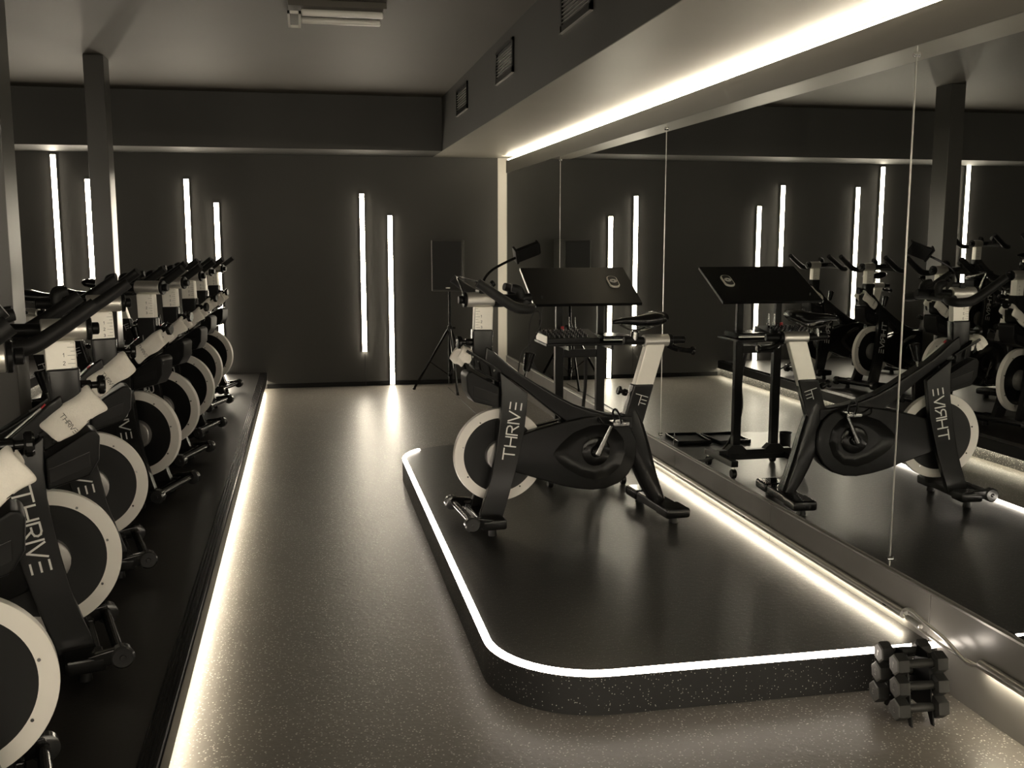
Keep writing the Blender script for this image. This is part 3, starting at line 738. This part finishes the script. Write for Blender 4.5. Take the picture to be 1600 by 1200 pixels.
# ------------------------------------------------------------------ desk cart with tilted top
dk = thing('standing_desk', 'black tilted-top standing desk on castors beside the mirrors', 'desk', (1.51, 5.555, POD_Z))
top_a = math.atan2(.178, .355)
bm = BM(); box(bm, -.305, .305, -.205, .205, -.009, .009, bev=.003); tp = link('desk_top', bm, 'black_satin', dk); tp.location = (0, 0.0, 1.233 - POD_Z); tp.rotation_euler = (top_a, 0, 0)
bm = BM(); box(bm, -.3065, -.304, -.205, .205, -.007, .007); e1 = link('edge_band', bm, 'aluminium', tp)
bm = BM(); box(bm, -.17, .17, -.05, .05, 1.175 - POD_Z, 1.205 - POD_Z, bev=.004); link('top_bracket', bm, 'black_satin', dk)
for xx in (-.12, .12):
    bm = BM(); box(bm, xx - .019, xx + .019, -.016, .016, .80, 1.19 - POD_Z, bev=.005); link('upper_post', bm, 'black_satin', dk)
    bm = BM(); box(bm, xx - .024, xx + .024, -.021, .021, .10, .82, bev=.005); link('lower_post', bm, 'black_satin', dk)
    bm = BM(); prism(bm, [(xx - .06, .10), (xx + .06, .10), (xx + .06, .13), (xx + .03, .158), (xx - .03, .158), (xx - .06, .13)], -.026, .026, bev=.003); link('post_socket', bm, 'black_satin', dk)
bm = BM(); box(bm, -.23, .23, -.022, .022, .068, .128, bev=.004); link('base_beam', bm, 'black_satin', dk)
for xx in (-.21, .21):
    bm = BM(); prism(bm, [(0, 0)] * 0 or [(xx - .022, .066), (xx + .022, .066), (xx + .022, .104), (xx - .022, .104)], -.20, .20, bev=.006); link('base_foot', bm, 'black_satin', dk)
    for yy in (-.18, .18):
        bm = BM(); cyl(bm, (xx, yy, .045), (xx, yy, .070), .008, n=10); ca = link('castor_stem', bm, 'chrome', dk)
        bm = BM(); cyl(bm, (xx - .014, yy, .027), (xx + .014, yy, .027), .027, n=20, bev=.004); link('castor_wheel', bm, 'black_satin', ca)
bm = BM(); box(bm, -.255, .245, -.27, .02, .792, .806, bev=.003); link('shelf', bm, 'black_satin', dk)
for xx in (-.12, .12):
    bm = BM(); prism_z(bm, [(xx - .006, -.24), (xx + .006, -.24), (xx + .006, -.015), (xx - .006, -.015)], .765, .792); link('shelf_bracket', bm, 'black_satin', dk)
bm = BM(); box(bm, -.12, .12, -.012, .012, .70, .745, bev=.003); link('cross_bar', bm, 'black_satin', dk)

# puck on the desk top
pk = thing('round_gadget', 'small rounded grey gadget lying on the desk top', 'gadget', (1.51, 5.555, 1.233))
pk.rotation_euler = (top_a, 0, 0)
def rrect(w_, h_, r, n=6):
    out = []
    for cx_, cy_, a0 in ((w_ - r, h_ - r, 0), (-w_ + r, h_ - r, 90), (-w_ + r, -h_ + r, 180), (w_ - r, -h_ + r, 270)):
        out += arc(cx_, cy_, r, a0, a0 + 90, n)
    return out
bm = BM(); prism_z(bm, [(p[0] + .195, p[1] + .02) for p in rrect(.030, .062, .028)], .0095, .021, bev=.003); link('shell', bm, 'post_silver', pk)
bm = BM(); prism_z(bm, [(p[0] + .195, p[1] + .02) for p in rrect(.024, .055, .022)], .0205, .0225); link('face', bm, 'decal_black', pk)
bm = BM(); strokes(bm, [[(math.cos(a / 12 * 2 * math.pi) * r, math.sin(a / 12 * 2 * math.pi) * r) for a in range(13)] for r in (1, .55)], (.195, .02, .0225), (1, 0, 0), (0, 1, 0), .018, w=.22, proud=.001); link('mark', bm, 'decal_white', pk)

# mixer on the shelf
mx = thing('audio_mixer', 'compact black audio mixer with rows of knobs on the desk shelf', 'mixer', (1.405, 5.405, POD_Z + .8065))
bm = BM(); prism_z(bm, [(-.145, -.12), (.145, -.12), (.145, .12), (-.145, .12)], 0, .028, bev=.004); body = link('body', bm, 'black_satin', mx)
for v in body.data.vertices:
    if v.co.z > .015: v.co.z += (v.co.y + .12) * .12
bm = BM(); box(bm, -.152, -.146, -.122, .122, .002, .042, bev=.002); link('side_cheek', bm, 'post_silver', mx)
bm = BM()
for i in range(9):
    for j in range(5):
        x_, y_ = -.125 + i * .026, -.095 + j * .038; z_ = .0275 + (y_ + .12) * .12
        cyl(bm, (x_, y_, z_), (x_, y_, z_ + .014), .0065, .0052, n=8)
        box(bm, x_ - .0012, x_ + .0012, y_ - .006, y_, z_ + .0138, z_ + .0148, mi=1)
kb = link('knob_field', bm, ['black_gloss', 'decal_white'], mx); kb['kind'] = 'stuff'
for x_ in (.03, .065):
    bm = BM(); cyl(bm, (x_, .10, .05), (x_, .10, .075), .009, n=10); cyl(bm, (x_, .10, .075), (x_, .10, .125), .007, .004, n=10); link('jack_plug', bm, 'dark_chrome', mx)
bm = BM(); cyl(bm, (-.01, .09, .05), (-.01, .09, .075), .009, n=10, bev=.002); link('red_plug', bm, 'red_plastic', mx)
bm = BM(); cyl(bm, (-.135, .105, .048), (-.135, .105, .075), .008, n=10); cyl(bm, (-.135, .105, .075), (-.135, .105, .115), .0065, .004, n=10); link('jack_plug', bm, 'black_satin', mx)
# receiver box on the shelf
rc = thing('receiver_box', 'flat black receiver box on the shelf next to the mixer', 'receiver', (1.66, 5.41, POD_Z + .8065))
bm = BM(); box(bm, -.085, .085, -.10, .10, 0, .034, bev=.010); link('body', bm, 'black_gloss', rc)
bm = BM(); box(bm, -.083, .083, -.104, -.0995, .010, .016); link('front_line', bm, 'aluminium', rc)

def cable(lab, pts, r=.004, mat='decal_black', name='cable', sm=5):
    bm = BM(); tube(bm, pts, r, n=8, smooth=sm); return tag(link(name, bm, mat), lab, 'cable')
cable('black cable hanging from the desk top edge down behind the bike', [(1.26, 5.42, 1.19), (1.265, 5.43, 1.08), (1.245, 5.44, 1.00), (1.20, 5.46, .92), (1.16, 5.5, .85), (1.14, 5.55, .60), (1.15, 5.6, POD_Z + .006)], .004)
cable('black lead arching out of the mixer and down behind the shelf', [(1.27, 5.51, 1.055), (1.265, 5.51, 1.095), (1.235, 5.52, 1.09), (1.215, 5.53, 1.0), (1.225, 5.55, .86), (1.28, 5.60, .76), (1.36, 5.60, .72)], .0045)
cable('thick black power cable looping from the desk down to the podium near the mirrors', [(1.56, 5.60, .83), (1.57, 5.64, .66), (1.56, 5.64, .50), (1.60, 5.62, .38), (1.66, 5.66, .24), (1.76, 5.72, POD_Z + .03), (1.88, 5.86, POD_Z + .012), (1.98, 5.95, POD_Z + .012)], .010)
cable('thin black cable trailing over the podium behind the desk', [(1.93, 5.98, POD_Z + .004), (1.78, 6.20, POD_Z + .004), (1.60, 6.62, POD_Z + .03), (1.55, 6.9, .02), (1.50, 7.6, .004), (1.42, 8.6, .004), (1.40, 10.2, .004)], .003, sm=4)

# trays and a tumbler lying on the podium behind the bike
for (x_, y_, a_, lab) in ((1.555, 6.48, 4, 'shallow black tray on the podium floor, nearer the mirrors'), (1.30, 6.44, -3, 'shallow black tray on the podium floor, nearer the aisle')):
    t = thing('floor_tray', lab, 'tray', (x_, y_, POD_Z), math.radians(a_), 'trays on the podium')
    bm = BM(); box(bm, -.105, .105, -.14, .14, .0, .012, bev=.003); link('base', bm, 'black_satin', t)
    bm = BM()
    for b_ in ((-.115, .115, -.15, -.138), (-.115, .115, .138, .15), (-.115, -.103, -.15, .15), (.103, .115, -.15, .15)): box(bm, *b_, .0, .026, bev=.003)
    link('rim', bm, 'black_gloss', t)
t = thing('tumbler', 'black tumbler standing on the podium behind the desk', 'cup', (1.03, 6.10, POD_Z))
bm = BM(); s_ = BM()
prof = [(0, 0), (.030, 0), (.034, .004), (.040, .105), (.0375, .105), (.032, .012), (0, .010)]
n = 24; rings = []
for r_, z_ in prof: rings.append([bm.verts.new((r_ * math.cos(2 * math.pi * i / n), r_ * math.sin(2 * math.pi * i / n), z_)) for i in range(n)] if r_ > 0 else [bm.verts.new((0, 0, z_))])
for a, b in zip(rings, rings[1:]):
    for i in range(n):
        j = (i + 1) % n
        if len(a) == 1: bm.faces.new((a[0], b[j], b[i]))
        elif len(b) == 1: bm.faces.new((a[i], a[j], b[0]))
        else: bm.faces.new((a[i], a[j], b[j], b[i]))
link('cup_body', bm, 'black_satin', t)
bm = BM(); lathe = [(0.0405, .100), (.0415, .104), (.0405, .108)]
tube(bm, [(.040 * math.cos(a), .040 * math.sin(a), .105) for a in [2 * math.pi * k / 20 for k in range(21)]], .0022, n=6, smooth=1); link('cup_rim', bm, 'black_gloss', t)
s_.free()

# ------------------------------------------------------------------ loudspeaker on tripod
sx_, sy_ = 1.405, 10.08
sp = thing('loudspeaker', 'black loudspeaker with grille on a tripod in the corner', 'loudspeaker', (sx_, sy_, .985), math.radians(-17))
bm = BM(); prism_z(bm, [(-.155, -.13), (.155, -.13), (.155, 0.0), (.11, .15), (-.11, .15), (-.155, 0.0)], 0, .50, bev=.012); link('cabinet', bm, 'cabinet', sp)
bm = BM(); box(bm, -.142, .142, -.146, -.13, .016, .484, bev=.006); link('grille', bm, 'grille', sp)
bm = BM()
box(bm, -.154, -.146, -.142, -.129, .006, .494); link('front_bezel', bm, 'hub_grey', sp)
bm = BM(); box(bm, -.146, .149, -.140, -.129, .488, .493); link('top_bezel', bm, 'cabinet', sp)
bm = BM(); box(bm, -.012, .030, -.149, -.146, .030, .040); link('badge', bm, 'aluminium', sp)
sd = thing('speaker_stand', 'black tripod stand under the loudspeaker', 'stand', (sx_, sy_, 0), math.radians(0))
bm = BM(); cyl(bm, (0, 0, .50), (0, 0, 1.0), .014, n=14); link('inner_pole', bm, 'black_gloss', sd)
bm = BM(); cyl(bm, (0, 0, .06), (0, 0, .62), .018, n=14); link('outer_pole', bm, 'black_gloss', sd)
bm = BM(); cyl(bm, (0, 0, .585), (0, 0, .640), .025, n=16, bev=.004); cyl(bm, (.02, 0, .615), (.055, 0, .615), .010, n=10); link('collar', bm, 'black_satin', sd)
bm = BM(); cyl(bm, (0, 0, .13), (0, 0, .17), .024, n=16, bev=.004); link('hub', bm, 'black_satin', sd)
for a in (-88, 172, 48):
    d = Vector((math.cos(math.radians(a)), math.sin(math.radians(a)), 0))
    Lr = .41 if a != 172 else .36
    if a == 48: Lr = .38
    ft = d * Lr
    bm = BM(); tube(bm, [(d.x * .02, d.y * .02, .60), (ft.x, ft.y, .012)], .012, n=10, smooth=1); lg = link('leg', bm, 'black_gloss', sd)
    bm = BM(); cyl(bm, (ft.x * .985, ft.y * .985, .02), (ft.x * 1.02, ft.y * 1.02, .0), .015, n=10); link('rubber_foot', bm, 'black_satin', lg)
    bm = BM(); tube(bm, [(d.x * .02, d.y * .02, .15), (ft.x * .55, ft.y * .55, .276)], .006, n=8, smooth=1); link('brace', bm, 'black_satin', sd)

# ------------------------------------------------------------------ dumbbell rack
DR = thing('dumbbell_rack', 'small black upright rack holding six dumbbells beside the podium', 'rack', (1.845, 2.765, 0), math.radians(-3))
for s in (-1, 1):
    x_ = s * .036
    bm = BM()
    prism_pts = [(-.085, 0), (-.070, 0), (-.050, .03), (.050, .03), (.070, 0), (.085, 0), (.030, .215), (-.030, .215)]
    q = BM()
    a = [q.verts.new((x_ - .0025, p[0], p[1])) for p in prism_pts]; b = [q.verts.new((x_ + .0025, p[0], p[1])) for p in prism_pts]
    q.faces.new(a); q.faces.new(b[::-1])
    for i in range(len(a)): q.faces.new((a[i], b[i], b[(i + 1) % len(a)], a[(i + 1) % len(a)]))
    merge(bm, q); link('side_plate', bm, 'black_satin', DR)
levels = [(.055, .066), (.124, .058), (.192, .048)]
for z_, dy in levels:
    for s in (-1, 1):
        bm = BM(); tube(bm, [(-.040, s * (dy - .02), z_ - .008), (-.040, s * dy, z_ - .0165), (-.040, s * (dy + .018), z_ - .004)], .0028, n=6, smooth=3)
        tube(bm, [(.040, s * (dy - .02), z_ - .008), (.040, s * dy, z_ - .0165), (.040, s * (dy + .018), z_ - .004)], .0028, n=6, smooth=3)
        cyl(bm, (-.040, s * (dy - .02), z_ - .008), (.040, s * (dy - .02), z_ - .008), .0028, n=6)
        link('cradle_hook', bm, 'dark_chrome', DR)
tiername = ['bottom', 'middle', 'top']
for li, (z_, dy) in enumerate(levels):
    for s in (-1, 1):
        where = 'away from the podium' if s < 0 else 'facing the podium'
        t = thing('dumbbell', 'black dumbbell on the %s level of the rack, %s' % (tiername[li], where), 'dumbbell', (0, 0, 0), 0, 'dumbbells on the rack')
        t.matrix_world = Matrix.Translation((1.845, 2.765, 0)) @ Matrix.Rotation(math.radians(-3), 4, 'Z') @ Matrix.Translation((-.004, s * dy, z_))
        bm = BM(); tube(bm, [(-.05, 0, 0), (-.025, 0, 0), (0, 0, 0), (.025, 0, 0), (.05, 0, 0)], [.012, .0135, .0145, .0135, .012], n=14, smooth=2); link('handle', bm, 'neoprene', t)
        rr = .0355 + .0008 * (2 - li)
        for sg in (-1, 1):
            q = BM(); rings = []
            for xx, k in ((.042, .62), (.047, .95), (.052, 1.0), (.076, 1.0), (.082, .93), (.085, .78)):
                rings.append([q.verts.new((sg * xx, rr * k * math.cos(math.radians(60 * i + 20)), rr * k * math.sin(math.radians(60 * i + 20)))) for i in range(6)])
            for a, b in zip(rings, rings[1:]):
                for i in range(6): q.faces.new((a[i], a[(i + 1) % 6], b[(i + 1) % 6], b[i]))
            q.faces.new(rings[0]); q.faces.new(rings[-1])
            bm = BM(); merge(bm, q); bm.faces.ensure_lookup_table()
            for f_ in bm.faces:
                if all(abs(v.co.x) > .0815 for v in f_.verts): f_.material_index = 1
            hd = link('hex_head', bm, ['neoprene', 'head_face'], t, 25)
            bm = BM(); ch = str(3 - li); wd = GLYPH[ch][0]
            sz = .018
            strokes(bm, GLYPH[ch][1], (sg * .0851, sg * wd * sz / 2, -sz / 2), (0, -sg, 0), (0, 0, 1), sz, w=.16, proud=-.0006 if sg < 0 else .0006)
            for v in bm.verts: v.co.x = sg * max(abs(v.co.x), .0852)
            link('numeral', bm, 'hub_grey', hd)
